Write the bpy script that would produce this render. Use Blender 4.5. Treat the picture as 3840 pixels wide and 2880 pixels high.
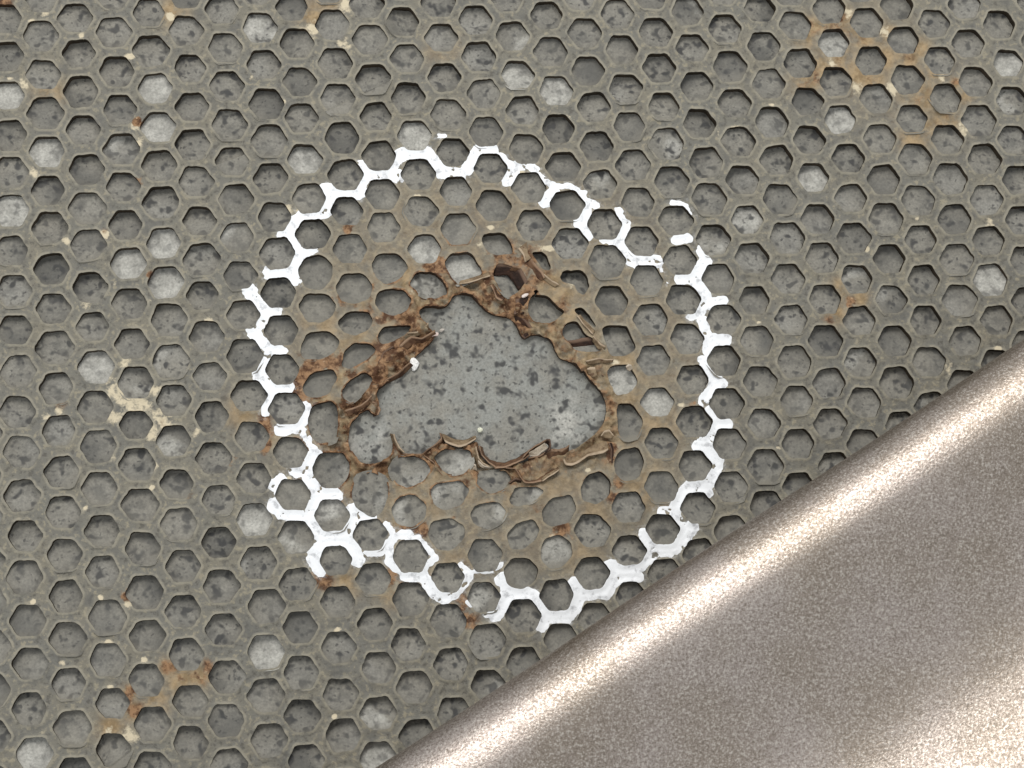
import bpy, math, random
import numpy as np
from mathutils import Matrix, Vector

random.seed(7); rng = np.random.default_rng(11)
for o in list(bpy.data.objects): bpy.data.objects.remove(o, do_unlink=True)
scene = bpy.context.scene
col = scene.collection
S = 0.01                       # one honeycomb pitch = 10 mm; the tables below are in pitches

# ------------------------------------------------------------------ camera
FPX = 7650.0; DIST = FPX / 155.0
TA, TB = -0.1742, 0.0709
def rot(a, b):
    ca, sa, cb, sb = math.cos(a), math.sin(a), math.cos(b), math.sin(b)
    return np.array([[1,0,0],[0,ca,-sa],[0,sa,ca]]) @ np.array([[cb,0,sb],[0,1,0],[-sb,0,cb]])
RC = rot(TA, TB)
CAM = RC.T @ np.array([0, 0, DIST])
cd = bpy.data.cameras.new('camera'); cam = bpy.data.objects.new('camera', cd); col.objects.link(cam)
cd.lens = FPX / 3840 * 36; cd.sensor_width = 36; cd.clip_start = 0.01; cd.clip_end = 50
mw = Matrix([list(r) + [c * S] for r, c in zip(RC.T, CAM)] + [[0,0,0,1]])
cam.matrix_world = mw
scene.camera = cam

# ------------------------------------------------------------------ light
world = bpy.data.worlds.new('World'); scene.world = world; world.use_nodes = True
bg = world.node_tree.nodes['Background']
bg.inputs[0].default_value = (0.97, 0.99, 1.0, 1); bg.inputs[1].default_value = 0.66
def area(name, loc, energy, sx, sy, color, along):
    l = bpy.data.lights.new(name, 'AREA'); l.shape = 'RECTANGLE'; l.size = sx; l.size_y = sy
    l.energy = energy; l.color = color
    o = bpy.data.objects.new(name, l); col.objects.link(o)
    zc = Vector(loc).normalized(); xc = Vector(along); xc = (xc - zc*xc.dot(zc)).normalized(); yc = zc.cross(xc)
    o.matrix_world = Matrix(((xc.x, yc.x, zc.x, loc[0]), (xc.y, yc.y, zc.y, loc[1]), (xc.z, yc.z, zc.z, loc[2]), (0,0,0,1))); return o
area('key_lamp', (-0.10, 0.52, 0.92), 7.4, 0.80, 0.23, (1.0, 0.965, 0.92), (0.83, 0.55, 0))
vs = scene.view_settings
vs.view_transform = 'Standard'; vs.look = 'None'; vs.exposure = 0.08; vs.gamma = 1.0; vs.use_curve_mapping = False

# ------------------------------------------------------------------ measured cell centres (column, row, place)
K = 0.434
def T(ox, oy, L): return [(i, j, ox + x*K, oy + y*K) for (i, j, x, y) in L]
M=[]
M+=T(0,0,[(0,0,350,315),(0,1,375,645),(0,2,400,980),(0,3,405,1310),(0,4,415,1650),
(1,-1,650,155),(1,0,680,460),(1,1,700,790),(1,2,720,1125),(1,3,745,1465),
(2,-1,980,275),(2,0,1010,620),(2,1,1035,950),(2,2,1050,1290),(2,3,1065,1615),
(3,-2,1290,110),(3,-1,1305,435),(3,0,1340,765),(3,1,1370,1095),(3,2,1375,1430),
(4,-2,1610,265),(4,-1,1640,590),(4,0,1660,920),(4,1,1665,1250),(4,2,1700,1570),
(5,-3,1915,80),(5,-2,1945,410),(5,-1,1960,740),(5,0,1985,1075),(5,1,2005,1395)])
M+=T(960,0,[(6,0,115,1215),(7,0,425,1375),(8,0,769,1510),(9,0,1095,1680),(9,-1,1065,1345),(9,-2,1035,1010),
(10,-1,1395,1505),(10,-2,1370,1170),(10,-3,1320,850),(11,-2,1700,1315),(11,-3,1665,990),(11,-4,1630,670),(11,-5,1605,325),
(12,-3,1985,1140),(12,-4,1970,810),(12,-5,1930,490),(12,-6,1895,175),
(6,-2,70,560),(6,-1,95,895),(7,-3,355,375),(7,-2,375,705),(7,-1,395,1020),(8,-4,660,215),(8,-3,690,545),(8,-2,710,855),(8,-1,740,1190),
(9,-4,985,345),(9,-3,1010,680),(10,-5,1265,185),(10,-4,1305,505)])
M+=T(1920,0,[(13,-4,95,955),(14,-5,378,785),(14,-4,395,1110),(15,-5,705,930),(15,-6,655,610),(16,-6,985,765),(16,-5,1015,1090),
(17,-6,1310,920),(17,-7,1275,585),(18,-7,1600,740),(18,-6,1620,1070),(18,-5,1670,1405),(19,-7,1925,890),(19,-8,1880,575),(19,-6,1955,1220),
(14,-6,340,450),(14,-7,300,130),(15,-7,635,280),(16,-7,950,430),(16,-8,910,125),(17,-8,1240,275),(18,-8,1555,415),(19,-9,1840,245),
(15,-4,730,1265),(14,-3,440,1440),(15,-3,760,1590),(16,-4,1045,1425),(17,-5,1340,1240),(17,-4,1380,1570),(19,-5,1995,1555)])
M+=T(2880,0,[(20,-6,75,1380),(21,-7,355,1210),(21,-8,340,875),(22,-8,625,1030),(22,-7,690,1370),(22,-9,585,705),(23,-8,965,1190),(23,-9,930,855),(23,-10,885,525),
(24,-9,1245,1025),(24,-10,1205,685),(25,-9,1550,1205),(25,-10,1535,850),(25,-11,1480,525),(26,-10,1820,1040),(26,-11,1790,710),(27,-11,2110,875),(27,-12,2075,545),
(26,-9,1865,1375),(24,-8,1275,1370),(21,-9,280,545),(21,-10,240,220),(22,-10,565,375),(23,-11,850,195),(24,-11,1170,350),(25,-12,1435,205),(26,-12,1730,375),(27,-13,2000,210),
(23,-7,1000,1545),(21,-6,390,1530),(25,-8,1580,1545)])
M+=T(2880,720,[(24,-6,1320,410),(24,-5,1345,760),(24,-4,1360,1110),(24,-3,1390,1465),(20,-4,165,395),(20,-3,175,750),(20,-2,200,1100),(20,-1,230,1460),
(21,-5,430,230),(21,-4,470,570),(21,-3,495,925),(21,-2,500,1285),(22,-5,740,400),(22,-4,765,755),(22,-3,790,1110),(22,-2,795,1470),
(23,-6,1025,230),(23,-5,1050,575),(23,-4,1060,930),(23,-3,1095,1285),(25,-7,1610,235),(25,-6,1630,580),(25,-5,1660,930),(25,-4,1705,1285),
(26,-7,1900,420),(26,-6,1920,760),(26,-5,1975,1105)])
M+=T(2880,1440,[(21,-1,530,-10),(21,0,540,340),(20,1,255,515),(22,-1,835,160)])
M+=T(1920,720,[(16,-3,1090,90),(16,-2,1120,425),(16,-1,1165,770),(16,0,1200,1105),(16,1,1225,1450),(19,-4,2030,240),(19,-3,2070,570),
(17,-3,1415,245),(17,-2,1450,590),(17,-1,1485,930),(17,0,1515,1270),(18,-3,1745,410),(18,-2,1780,750),(18,-1,1825,1100),(18,0,1835,1460),
(15,-2,795,280),(15,-1,825,600),(15,0,860,940),(17,1,1560,1620)])
M+=T(1920,1440,[(16,2,1260,155),(16,3,1290,510),(16,4,1295,885),(16,5,1300,1255),(17,2,1570,325),(17,3,1575,705),(17,4,1600,1070),(18,1,1855,170),(18,2,1875,520),(18,3,1890,885),(15,5,1005,1070),(15,6,1015,1440),(14,7,690,1630),(14,6,695,1260)])
M+=T(0,720,[(0,5,435,310),(0,6,445,665),(0,7,460,1005),(0,8,475,1350),(1,4,755,140),(1,5,760,460),(1,6,775,820),(1,7,800,1160),(1,8,825,1510),
(2,4,1090,280),(2,5,1110,620),(2,6,1120,960),(2,7,1140,1310),(3,4,1415,445),(3,5,1430,780),(3,6,1460,1110),(3,7,1470,1460),
(4,3,1725,250),(4,4,1740,580),(4,5,1750,890),(4,6,1790,1250),(4,7,1810,1590),(5,3,2050,390),(5,4,2075,720),(5,5,2100,1060)])
M+=T(0,1440,[(0,10,510,400),(0,11,530,755),(0,12,545,1110),(0,13,560,1470),(1,9,830,195),(1,10,850,540),(1,11,860,900),(1,12,885,1270),(2,9,1170,350),(2,10,1185,695),(2,11,1210,1045),(2,12,1235,1420),
(3,8,1500,140),(3,9,1505,490),(3,10,1530,860),(3,11,1545,1210),(3,12,1590,1570),(4,8,1830,280),(4,9,1850,640),(4,10,1885,1005),(4,11,1895,1370),
(-1,10,150,240),(-1,11,185,590),(-1,12,190,960),(-1,13,215,1310)])
M+=T(0,2160,[(0,14,570,170),(0,15,590,540),(0,16,595,930),(0,17,625,1315),(1,14,930,350),(1,15,930,720),(1,16,970,1100),(1,17,985,1500),
(2,13,1250,140),(2,14,1270,515),(2,15,1265,900),(2,16,1310,1275),(3,13,1585,300),(3,14,1610,680),(3,15,1645,1080),(3,16,1650,1440),(4,13,1935,460),(4,14,1960,865),(4,15,1960,1250),
(-1,15,245,385),(-1,16,260,755),(-1,17,255,1150),(-1,18,300,1530)])
M+=T(960,2160,[(5,14,90,1030),(5,13,85,655),(5,12,90,260),(6,12,375,440),(6,13,390,830),(6,14,400,1210),(6,11,355,70),(7,11,710,225),(7,12,715,615),(7,13,730,1020),(7,14,755,1375),
(8,11,1030,415),(8,12,1060,790),(8,13,1060,1185),(9,12,1370,960),(9,11,1320,590),(9,10,1335,200),(10,11,1680,760),(10,10,1665,385),(11,10,1995,555),(5,15,115,1420),(6,15,430,1600)])
M+=T(960,720,[(6,2,160,215),(6,3,185,530),(6,4,195,870),(6,5,215,1195),(6,6,230,1530),(7,2,490,365),(8,2,815,490),(7,1,460,60),(8,1,785,165),(9,1,1100,310),(10,1,1455,490),(10,0,1420,170),(11,0,1745,320),(12,-1,2060,120)])
M+=T(960,1440,[(6,7,265,215),(6,8,300,585),(6,9,320,955),(7,9,655,1130),(8,9,990,1305),(9,9,1335,1490),(7,10,690,1520),(11,8,1975,1475)])
M+=T(1920,2160,[(13,8,390,165),(12,9,95,340)])
M+=T(960,2160,[(11,9,1970,180),(10,9,1655,15)])
M = np.array(M, float)

def to_plane(p, z=0.0):
    """photo place -> point of the panel (pitches) at height z above its face"""
    p = np.atleast_2d(np.asarray(p, float))
    d = np.stack([(p[:,0]-1920)/FPX, -(p[:,1]-1440)/FPX, -np.ones(len(p))], 1) @ RC
    t = (z - CAM[2]) / d[:,2]
    return (CAM + d*t[:,None])[:,:2]
def to_photo(P):
    P = np.atleast_2d(P); W = np.concatenate([P, np.zeros((len(P),1))],1) @ RC.T + [0,0,-DIST]
    return np.stack([1920+FPX*W[:,0]/-W[:,2], 1440-FPX*W[:,1]/-W[:,2]],1)
TILE = {'A':(0,0,K),'A2':(960,0,K),'A3':(1920,0,K),'A4':(2880,0,K),'L':(0,720,K),'B':(960,720,K),'F':(1920,720,K),'R':(2880,720,K),
        'L2':(0,1440,K),'C':(960,1440,K),'D':(1920,1440,K),'L3':(0,2160,K),'P':(960,2160,K),'E':(1920,2160,K),
        'G':(1800,880,.1808),'H':(1800,1180,.1808),'I':(2060,1340,.1808),'J':(2060,1560,.1808),'Kq':(1780,1560,.1808),
        'Lq':(1440,1560,.1808),'N':(1240,1400,.1808),'Mq':(1520,1180,.1808),'X':(0,0,1.736)}
def ph(t, pts):
    ox, oy, k = TILE[t]; return [(ox+x*k, oy+y*k) for x, y in pts]

# ------------------------------------------------------------------ numpy noise
_tab = rng.random((8,256,256))
def vnoise(x, y, f, k=0):
    x = x*f + 31.7*k; y = y*f + 17.3*k
    i = np.floor(x).astype(int); j = np.floor(y).astype(int); u = x-i; v = y-j
    u = u*u*(3-2*u); v = v*v*(3-2*v); t = _tab[k % 8]
    g = lambda a, b: t[a % 256, b % 256]
    return (g(i,j)*(1-u)+g(i+1,j)*u)*(1-v) + (g(i,j+1)*(1-u)+g(i+1,j+1)*u)*v
def fbm(x, y, f, k=0, o=3):
    s = 0; a = 1; n = 0
    for q in range(o): s = s + a*(vnoise(x, y, f*2**q, k+q)-.5); n += a; a *= .5
    return s/n*2

# ------------------------------------------------------------------ where the cells are
AL = np.array([[1.0262,-.0792],[.055,.9905]]); OFF = np.array([-1.0982,.7898]); s3 = math.sqrt(3)/2
def lat(I, J):
    L = np.stack([(I-11)*s3, -(J+.5*I)+8.5], 1); return L
L0 = lat(M[:,0], M[:,1]); meas = to_plane(M[:,2:4])
base = L0 @ AL.T + OFF
def pb(L):
    u = np.clip(L[:,0]/12, -1.15, 1.2); v = np.clip(L[:,1]/10, -1.15, 1.1)
    return np.stack([u**a*v**b for a in range(4) for b in range(4-a)], 1)
CX = np.linalg.lstsq(pb(L0), meas-base, rcond=None)[0]
known = {(int(m[0]), int(m[1])): c for m, c in zip(M, meas)}

# cells that the damage has bent out of shape, outline by outline
BENT = [
('B',[(370,690),(430,580),(560,550),(650,640),(640,740),(570,830),(440,820)]),
('B',[(700,830),(760,720),(920,715),(1000,820),(960,920),(850,960),(740,930)]),
('B',[(1010,640),(1060,545),(1220,545),(1300,650),(1240,740),(1130,790),(1050,740)]),
('B',[(1340,800),(1400,700),(1530,705),(1620,790),(1640,870),(1560,910),(1440,890)]),
('B',[(1640,620),(1690,545),(1850,535),(1940,680),(1900,740),(1760,795),(1700,740)]),
('B',[(1040,960),(1060,880),(1130,850),(1270,855),(1330,940),(1290,1030),(1170,1060),(1080,1020)]),
('B',[(380,990),(440,890),(620,895),(680,990),(640,1080),(560,1115),(450,1110)]),
('B',[(715,1130),(800,1045),(960,1040),(1000,1110),(960,1190),(860,1235),(770,1210)]),
('B',[(1060,1250),(1110,1170),(1330,1160),(1290,1230),(1150,1300),(1090,1310)]),
('B',[(400,1350),(450,1230),(620,1215),(710,1290),(670,1380),(560,1440),(420,1430)]),
('B',[(750,1500),(770,1380),(850,1315),(980,1320),(1030,1370),(950,1450),(820,1520)]),
('B',[(410,1680),(490,1570),(650,1540),(690,1620),(620,1740),(520,1770),(440,1750)]),
('B',[(750,1720),(800,1640),(930,1570),(1000,1620),(960,1700),(840,1810),(770,1770)]),
('C',[(455,320),(490,200),(640,160),(690,210),(700,330),(680,480),(540,500),(480,420)]),
('C',[(495,745),(560,610),(740,600),(800,700),(780,810),(700,885),(580,890)]),
('C',[(840,940),(880,810),(1000,780),(1110,830),(1130,950),(1080,1090),(1000,1140),(880,1070)]),
('C',[(1170,750),(1230,640),(1420,650),(1500,740),(1440,830),(1320,890),(1220,850)]),
('C',[(1180,1090),(1230,1000),(1350,960),(1460,1050),(1450,1150),(1350,1230),(1230,1200)]),
('C',[(1520,940),(1560,870),(1760,850),(1830,920),(1770,1040),(1640,1080),(1550,1040)]),
('C',[(1550,640),(1620,580),(1830,580),(1860,680),(1800,760),(1690,790),(1610,740)]),
('C',[(1920,870),(1930,770),(2130,750),(2190,820),(2130,910),(2020,940)]),
('C',[(1500,1290),(1530,1200),(1680,1170),(1790,1240),(1780,1330),(1690,1425),(1560,1420)]),
('C',[(1860,1130),(1910,1050),(2080,1030),(2150,1100),(2110,1190),(2000,1250),(1900,1210)]),
('D',[(-40,1300),(60,1210),(180,1180),(230,1260),(190,1350),(100,1420),(0,1410)]),
('D',[(-10,990),(40,900),(200,890),(270,930),(180,1020),(60,1050),(0,1030)]),
('D',[(270,1100),(330,1000),(500,965),(545,1080),(480,1190),(350,1220),(280,1180)]),
('D',[(260,1440),(290,1350),(400,1310),(490,1370),(510,1470),(430,1570),(330,1590),(270,1520)]),
('D',[(-60,1620),(0,1520),(130,1515),(210,1590),(190,1700),(80,1760),(-20,1730)]),
('D',[(600,900),(650,800),(760,765),(840,850),(830,960),(730,1030),(620,1000)]),
('D',[(890,690),(930,590),(1080,560),(1130,680),(1080,810),(970,830),(910,770)]),
('D',[(915,190),(1040,190),(1120,320),(1080,450),(980,475),(930,420)]),
('F',[(830,1560),(870,1510),(990,1500),(1040,1560),(1080,1640),(1020,1720),(900,1740)]),
('F',[(790,1200),(820,1165),(980,1165),(1030,1260),(1060,1350),(960,1410),(850,1400)]),
('F',[(430,1200),(470,1130),(560,1110),(640,1240),(760,1290),(780,1370),(700,1385),(560,1370),(480,1290)]),
('F',[(550,1020),(610,1005),(660,1060),(720,1150),(700,1165),(640,1110),(565,1055)]),
('F',[(150,960),(190,890),(300,910),(400,1010),(440,1030),(340,1120),(200,1110),(150,1040)]),
('G',[(250,830),(350,600),(520,610),(800,690),(970,980),(780,1180),(560,1320),(380,1100)]),
('G',[(1070,370),(1260,360),(1360,420),(1490,660),(1440,760),(1300,740),(1130,480)]),
('F',[(415,740),(440,680),(600,670),(650,740),(670,820),(620,900),(560,860),(540,800),(440,780)]),
('B',[(1960,420),(1980,370),(2130,355),(2200,470),(2212,530),(2060,540),(2000,500)]),
('G',[(1100,1190),(1130,1140),(1190,1140),(1220,1190),(1160,1240)]),
]
GONE = {(7,j) for j in range(3,9)} | {(8,j) for j in range(3,9)} | {(9,j) for j in range(2,9)} | {(10,j) for j in range(2,9)} | \
       {(11,j) for j in range(1,8)} | {(12,j) for j in range(0,9)} | {(13,j) for j in range(0,8)} | {(14,j) for j in range(0,6)} | {(15,j) for j in range(1,5)}
OPEN = (ph('C',[(840,590),(800,560),(800,420),(822,320),(960,205),(1010,262),(1050,265),(1068,180),(1040,60)]) +
        ph('B',[(1130,1640),(1250,1560),(1320,1500),(1380,1410),(1450,1350),(1530,1290),(1545,1215),(1480,1150),(1430,1085),(1400,1040),(1420,1000),(1480,985),(1620,1000),
                (1670,960),(1710,880),(1850,875),(1930,960),(1990,1020),(2060,1070),(2190,1050)]) +
        ph('H',[(300,10),(600,30),(700,100),(800,280),(850,430),(930,490),(1060,410),(1200,400),(1380,450),(1500,570),(1570,740),(1640,890),(1850,960),(2000,1040),(2150,1240)]) +
        ph('I',[(640,160),(730,290),(820,450),(1030,670),(1170,870),(1210,1000),(1190,1200),(1110,1400),(960,1600)]) +
        ph('J',[(900,440),(760,520),(560,680),(440,700)]) +
        ph('Kq',[(1900,780),(1640,780),(1450,780),(1180,900),(900,980),(560,1030),(380,1020),(230,950),(110,780),(60,600)]) +
        ph('Lq',[(1900,520),(1700,620),(1480,640),(1290,580),(1150,560),(980,700),(820,800),(420,790),(320,690),(240,600),(160,480)]) +
        ph('C',[(1185,560),(1160,620),(1060,690),(900,690)]))

def resample(p, n, closed=True):
    p = np.asarray(p, float); q = np.vstack([p, p[:1]]) if closed else p
    s = np.r_[0, np.cumsum(np.hypot(*np.diff(q, axis=0).T))]
    t = np.linspace(0, s[-1], n, endpoint=not closed)
    return np.stack([np.interp(t, s, q[:,0]), np.interp(t, s, q[:,1])], 1)
def smooth(p, n, it=2, r_=.22):
    q = np.asarray(p, float)
    for _ in range(it):                       # corner cutting
        r = np.roll(q, -1, 0); q = np.stack([(1-r_)*q+r_*r, r_*q+(1-r_)*r], 1).reshape(-1, 2)
    return resample(q, n)

HEX = np.array([(math.cos(math.radians(60*k)), math.sin(math.radians(60*k))) for k in range(6)])
cells = []                                   # dict(c, poly, bent)
for t, p in BENT:
    q = to_plane(ph(t, p)); q = smooth(q.mean(0) + (q-q.mean(0))*(1.12 if t != 'G' and len(p) < 9 else 1.0), 36, 1, .15); cells.append(dict(c=q.mean(0), poly=q, bent=True))
X0, X1, Y0, Y1 = -15.6, 16.4, -11.6, 13.0
for i in range(-8, 34):
    for j in range(-22, 28):
        if (i, j) in GONE: continue
        L = lat(np.array([i], float), np.array([j], float))
        c = known.get((i, j))
        if c is None: c = (L@AL.T + OFF + pb(L)@CX)[0] + rng.normal(0, .025, 2)
        if not (X0+.6 < c[0] < X1-.6 and Y0+.6 < c[1] < Y1-.6): continue
        a = .380 + rng.normal(0, .012)
        h = HEX*(a/s3) * (1 + rng.normal(0, .022, (6,1))) + rng.normal(0, .010, (6,2))
        cells.append(dict(c=c, poly=smooth(h@AL.T + c, 36, 1, .10), bent=False))

# ------------------------------------------------------------------ the fields on a fine sheet
STEP = 0.033
gx = np.arange(X0, X1, STEP); gy = np.arange(Y0, Y1, STEP)
NX, NY = len(gx), len(gy)
def seg_dist(x, y, poly, closed=True):
    d = np.full(x.shape, 1e9); n = len(poly)
    for k in range(n if closed else n-1):
        a = poly[k]; b = poly[(k+1) % n]; e = b-a; l = e@e + 1e-12
        t = np.clip(((x-a[0])*e[0] + (y-a[1])*e[1])/l, 0, 1)
        d = np.minimum(d, (x-a[0]-t*e[0])**2 + (y-a[1]-t*e[1])**2)
    return np.sqrt(d)
def inside(x, y, poly):
    r = np.zeros(x.shape, bool); n = len(poly)
    for k in range(n):
        a = poly[k]; b = poly[(k+1) % n]
        c = ((a[1] > y) != (b[1] > y)) & (x < (b[0]-a[0])*(y-a[1])/(b[1]-a[1]+1e-15) + a[0])
        r ^= c
    return r
web = np.full((NX, NY), 9.0)
def stamp(F, poly, pad, fn):
    lo = poly.min(0)-pad; hi = poly.max(0)+pad
    i0, i1 = np.searchsorted(gx, [lo[0], hi[0]]); j0, j1 = np.searchsorted(gy, [lo[1], hi[1]])
    x, y = np.meshgrid(gx[i0:i1], gy[j0:j1], indexing='ij')
    F[i0:i1, j0:j1] = fn(F[i0:i1, j0:j1], x, y)
def hole(poly):
    def fn(F, x, y):
        d = seg_dist(x, y, poly); d = np.where(inside(x, y, poly), -d, d); return np.minimum(F, d)
    return fn
for c in cells: stamp(web, c['poly'], .32, hole(c['poly']))
open_poly = smooth(to_plane(OPEN), 260, 1)
opend = np.full((NX, NY), 9.0)
stamp(opend, open_poly, 2.0, hole(open_poly))
web = np.minimum(web, opend)
gX, gY = np.meshgrid(gx, gy, indexing='ij')
web += .020*fbm(gX, gY, 3.6, 1, 3) + .010*fbm(gX, gY, 11, 3, 2)                                 # ragged rims
web += .016*np.exp(-(opend/.35)**2)*fbm(gX, gY, 6.0, 2, 3)

# white marker ring: strokes along the walls
STROKES = [
('A2',60,[(600,1640),(700,1650),(880,1650),(950,1510),(1040,1490),(1150,1510),(1215,1525)]),('A2',55,[(1030,1500),(970,1440),(915,1430)]),
('A2',60,[(1120,1490),(1200,1370),(1310,1320),(1480,1320),(1560,1440),(1620,1500),(1790,1500),(1870,1400),(1920,1310),(2030,1310)]),
('A2',45,[(2110,1370),(2190,1440),(2230,1490)]),('A2',60,[(2170,1560),(2200,1500)]),('A3',40,[(0,1440),(150,1430),(200,1470)]),('A3',40,[(0,1450),(30,1520)]),
('A3',26,[(200,1480),(290,1570),(380,1610),(480,1600),(620,1665)]),
('B',62,[(910,0),(700,20),(610,150),(510,190),(400,210),(300,290),(240,370),(330,430),(400,540)]),('B',36,[(400,540),(440,530),(490,500)]),
('B',60,[(400,540),(340,620),(280,690),(110,700)]),('B',45,[(300,690),(350,760)]),
('B',55,[(-60,850),(0,950),(80,1020),(170,1010)]),('B',58,[(80,1020),(20,1130),(-30,1190),(0,1250),(70,1340),(130,1360),(210,1385)]),
('B',58,[(130,1370),(70,1480),(30,1560)]),('B',42,[(20,1600),(100,1650),(200,1690)]),
('C',58,[(60,-20),(120,30),(200,25),(270,30)]),('C',46,[(130,60),(110,160),(85,230)]),
('C',52,[(215,400),(330,380),(420,280),(430,215)]),('C',34,[(400,400),(440,480),(490,560),(530,600)]),
('C',55,[(500,610),(440,700),(350,750)]),('C',58,[(440,720),(480,850),(560,920),(690,960)]),
('C',60,[(560,920),(500,1020),(440,1110),(230,1110)]),('C',52,[(150,1060),(160,1030)]),('C',46,[(155,880),(215,830)]),('C',22,[(215,1000),(170,950),(215,850)]),
('C',62,[(240,1110),(430,1170),(520,1250),(590,1340),(740,1310),(830,1190),(840,1090),(980,1150)]),('C',55,[(760,1320),(850,1420),(880,1520)]),
('C',55,[(590,1340),(550,1440),(500,1500),(550,1610)]),
('C',34,[(1130,1220),(1200,1300),(1290,1310)]),('C',24,[(1290,1315),(1400,1330),(1480,1420),(1530,1480)]),('C',42,[(1260,1300),(1320,1310)]),
('C',40,[(1200,1310),(1130,1400),(1080,1450),(960,1450)]),('C',36,[(1150,1430),(1150,1530),(1220,1600),(1350,1650),(1450,1600),(1540,1510)]),
('C',22,[(1770,1560),(1860,1620),(2060,1610),(2110,1560)]),
('P',48,[(1290,0),(1450,0),(1500,80),(1540,150),(1620,195),(1690,160),(1780,60),(1830,0)]),('P',20,[(1830,230),(1850,250)]),
('P',55,[(2130,30),(2180,130),(2140,240),(2060,330)]),('P',22,[(2060,335),(1985,340)]),
('E',55,[(-40,170),(0,165),(100,150),(190,170),(240,260),(290,340),(255,430)]),('E',58,[(290,350),(470,350),(550,260),(580,150),(545,70)]),
('E',55,[(590,160),(800,150),(880,40),(960,0),(1090,10)]),
('D',55,[(855,1570),(920,1620),(1060,1610),(1180,1500),(1240,1440),(1400,1430),(1500,1310),(1555,1235)]),('D',55,[(1240,1440),(1170,1370),(1140,1300)]),
('D',55,[(1500,1290),(1430,1190),(1380,1090),(1310,1110)]),('D',62,[(1400,1080),(1490,960),(1550,880),(1680,870),(1740,800),(1770,660),(1700,570),(1620,540)]),
('D',60,[(1680,560),(1690,420),(1750,340),(1850,350)]),('D',58,[(1760,330),(1700,230),(1660,150),(1740,40),(1800,0)]),('D',40,[(1650,870),(1700,940)]),
('F',58,[(1790,1659),(1730,1580),(1680,1500)]),('F',40,[(1680,1500),(1650,1450)]),('F',55,[(1705,1380),(1700,1290),(1840,1280)]),('F',50,[(1690,1290),(1660,1170),(1640,1110)]),
('F',42,[(1550,1070),(1620,1060),(1640,1000)]),('F',50,[(1690,960),(1820,950)]),('F',58,[(1690,960),(1650,860),(1580,770),(1540,735),(1460,750)]),
('F',55,[(1560,740),(1640,650),(1670,600)]),('F',38,[(1670,600),(1620,500)]),('F',42,[(1420,410),(1520,405)]),('F',20,[(1380,95),(1480,100),(1550,200)]),
('F',50,[(285,90),(360,0)]),('F',36,[(560,0),(640,80),(720,120)]),('F',55,[(640,100),(630,200),(580,250),(640,330),(640,370)]),('F',16,[(470,360),(560,360)]),('F',16,[(510,180),(570,190)]),
('F',30,[(780,410),(870,425)]),('F',55,[(880,420),(960,330),(965,280)]),('F',30,[(960,270),(920,180)]),('F',32,[(915,160),(925,170)]),
('F',58,[(890,430),(960,540),(1060,600),(1180,600),(1240,600)]),('F',12,[(1290,670),(1300,685)]),('F',10,[(1340,785),(1352,792)]),
('A2',22,[(1560,1172),(1620,1172)]),
]
paint = np.full((NX, NY), -9.0)
for t, r, pts in STROKES:
    p = to_plane(ph(t, pts)); w = (r+(7 if t in ('C','P') and r > 40 else 3 if r > 40 else 0))*K/155.0
    def fn(F, x, y, p=p, w=w): return np.maximum(F, w - seg_dist(x, y, p, False))
    stamp(paint, p, w+.3, fn)
paint += .030*fbm(gX, gY, 3.0, 4, 2) + .032*fbm(gX, gY, 9.0, 5, 2) + .02*fbm(gX, gY, 15, 2, 1)
flake = fbm(gX, gY, 5.5, 6, 4)
paint = np.minimum(paint, .50 - flake)                              # chips worn through to the metal
lowleft = np.exp(-((gX+3.2)**2 + (gY+5.2)**2)/6)
paint = np.minimum(paint, .80 - flake*1.0 - .38*lowleft*(.5+flake))

# ------------------------------------------------------------------ sheet -> clipped triangles
def clip(V, Tt, f):
    ins = f > 0; n = ins[Tt].sum(1)
    out = [Tt[n == 3]]; newv = []; segs = []
    keys = {}; e_all = []
    for cnt in (1, 2):
        t = Tt[n == cnt]
        odd = np.argmax(ins[t] if cnt == 1 else ~ins[t], axis=1)
        r = np.arange(len(t)); a = t[r, odd]; b = t[r, (odd+1) % 3]; c = t[r, (odd+2) % 3]
        e_all.append((cnt, a, b, c))
    ab = np.concatenate([np.stack([np.minimum(a,b), np.maximum(a,b)],1) for _,a,b,_ in e_all] + [np.stack([np.minimum(a,c), np.maximum(a,c)],1) for _,a,_,c in e_all])
    code = ab[:,0].astype(np.int64)*len(V) + ab[:,1]
    u, inv = np.unique(code, return_inverse=True); inv = inv.ravel()
    i = (u // len(V)).astype(int); j = (u % len(V)).astype(int)
    t = (f[i]/(f[i]-f[j]))[:,None]; nv = V[i]*(1-t) + V[j]*t
    base_i = len(V); m1 = len(e_all[0][1]); m2 = len(e_all[1][1])
    p1 = base_i+inv[:m1]; p2 = base_i+inv[m1:m1+m2]; q1 = base_i+inv[m1+m2:2*m1+m2]; q2 = base_i+inv[2*m1+m2:]
    _, a1, b1, c1 = e_all[0]; _, a2, b2, c2 = e_all[1]
    out += [np.stack([a1,p1,q1],1), np.stack([p2,b2,c2],1), np.stack([p2,c2,q2],1)]
    segs = np.concatenate([np.stack([p1,q1],1), np.stack([q2,p2],1)])
    V2 = np.concatenate([V, nv]); T2 = np.concatenate(out)
    used = np.unique(T2); re = np.full(len(V2), -1); re[used] = np.arange(len(used))
    return V2[used], re[T2], re[segs]
idx = np.arange(NX*NY).reshape(NX, NY)
a = idx[:-1,:-1].ravel(); b = idx[1:,:-1].ravel(); c = idx[1:,1:].ravel(); d = idx[:-1,1:].ravel()
par = ((np.arange(NX-1)[:,None] + np.arange(NY-1)[None]) % 2).ravel() == 0
TRI = np.concatenate([np.stack([a,b,c],1)[par], np.stack([a,c,d],1)[par], np.stack([a,b,d],1)[~par], np.stack([b,c,d],1)[~par]])
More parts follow.
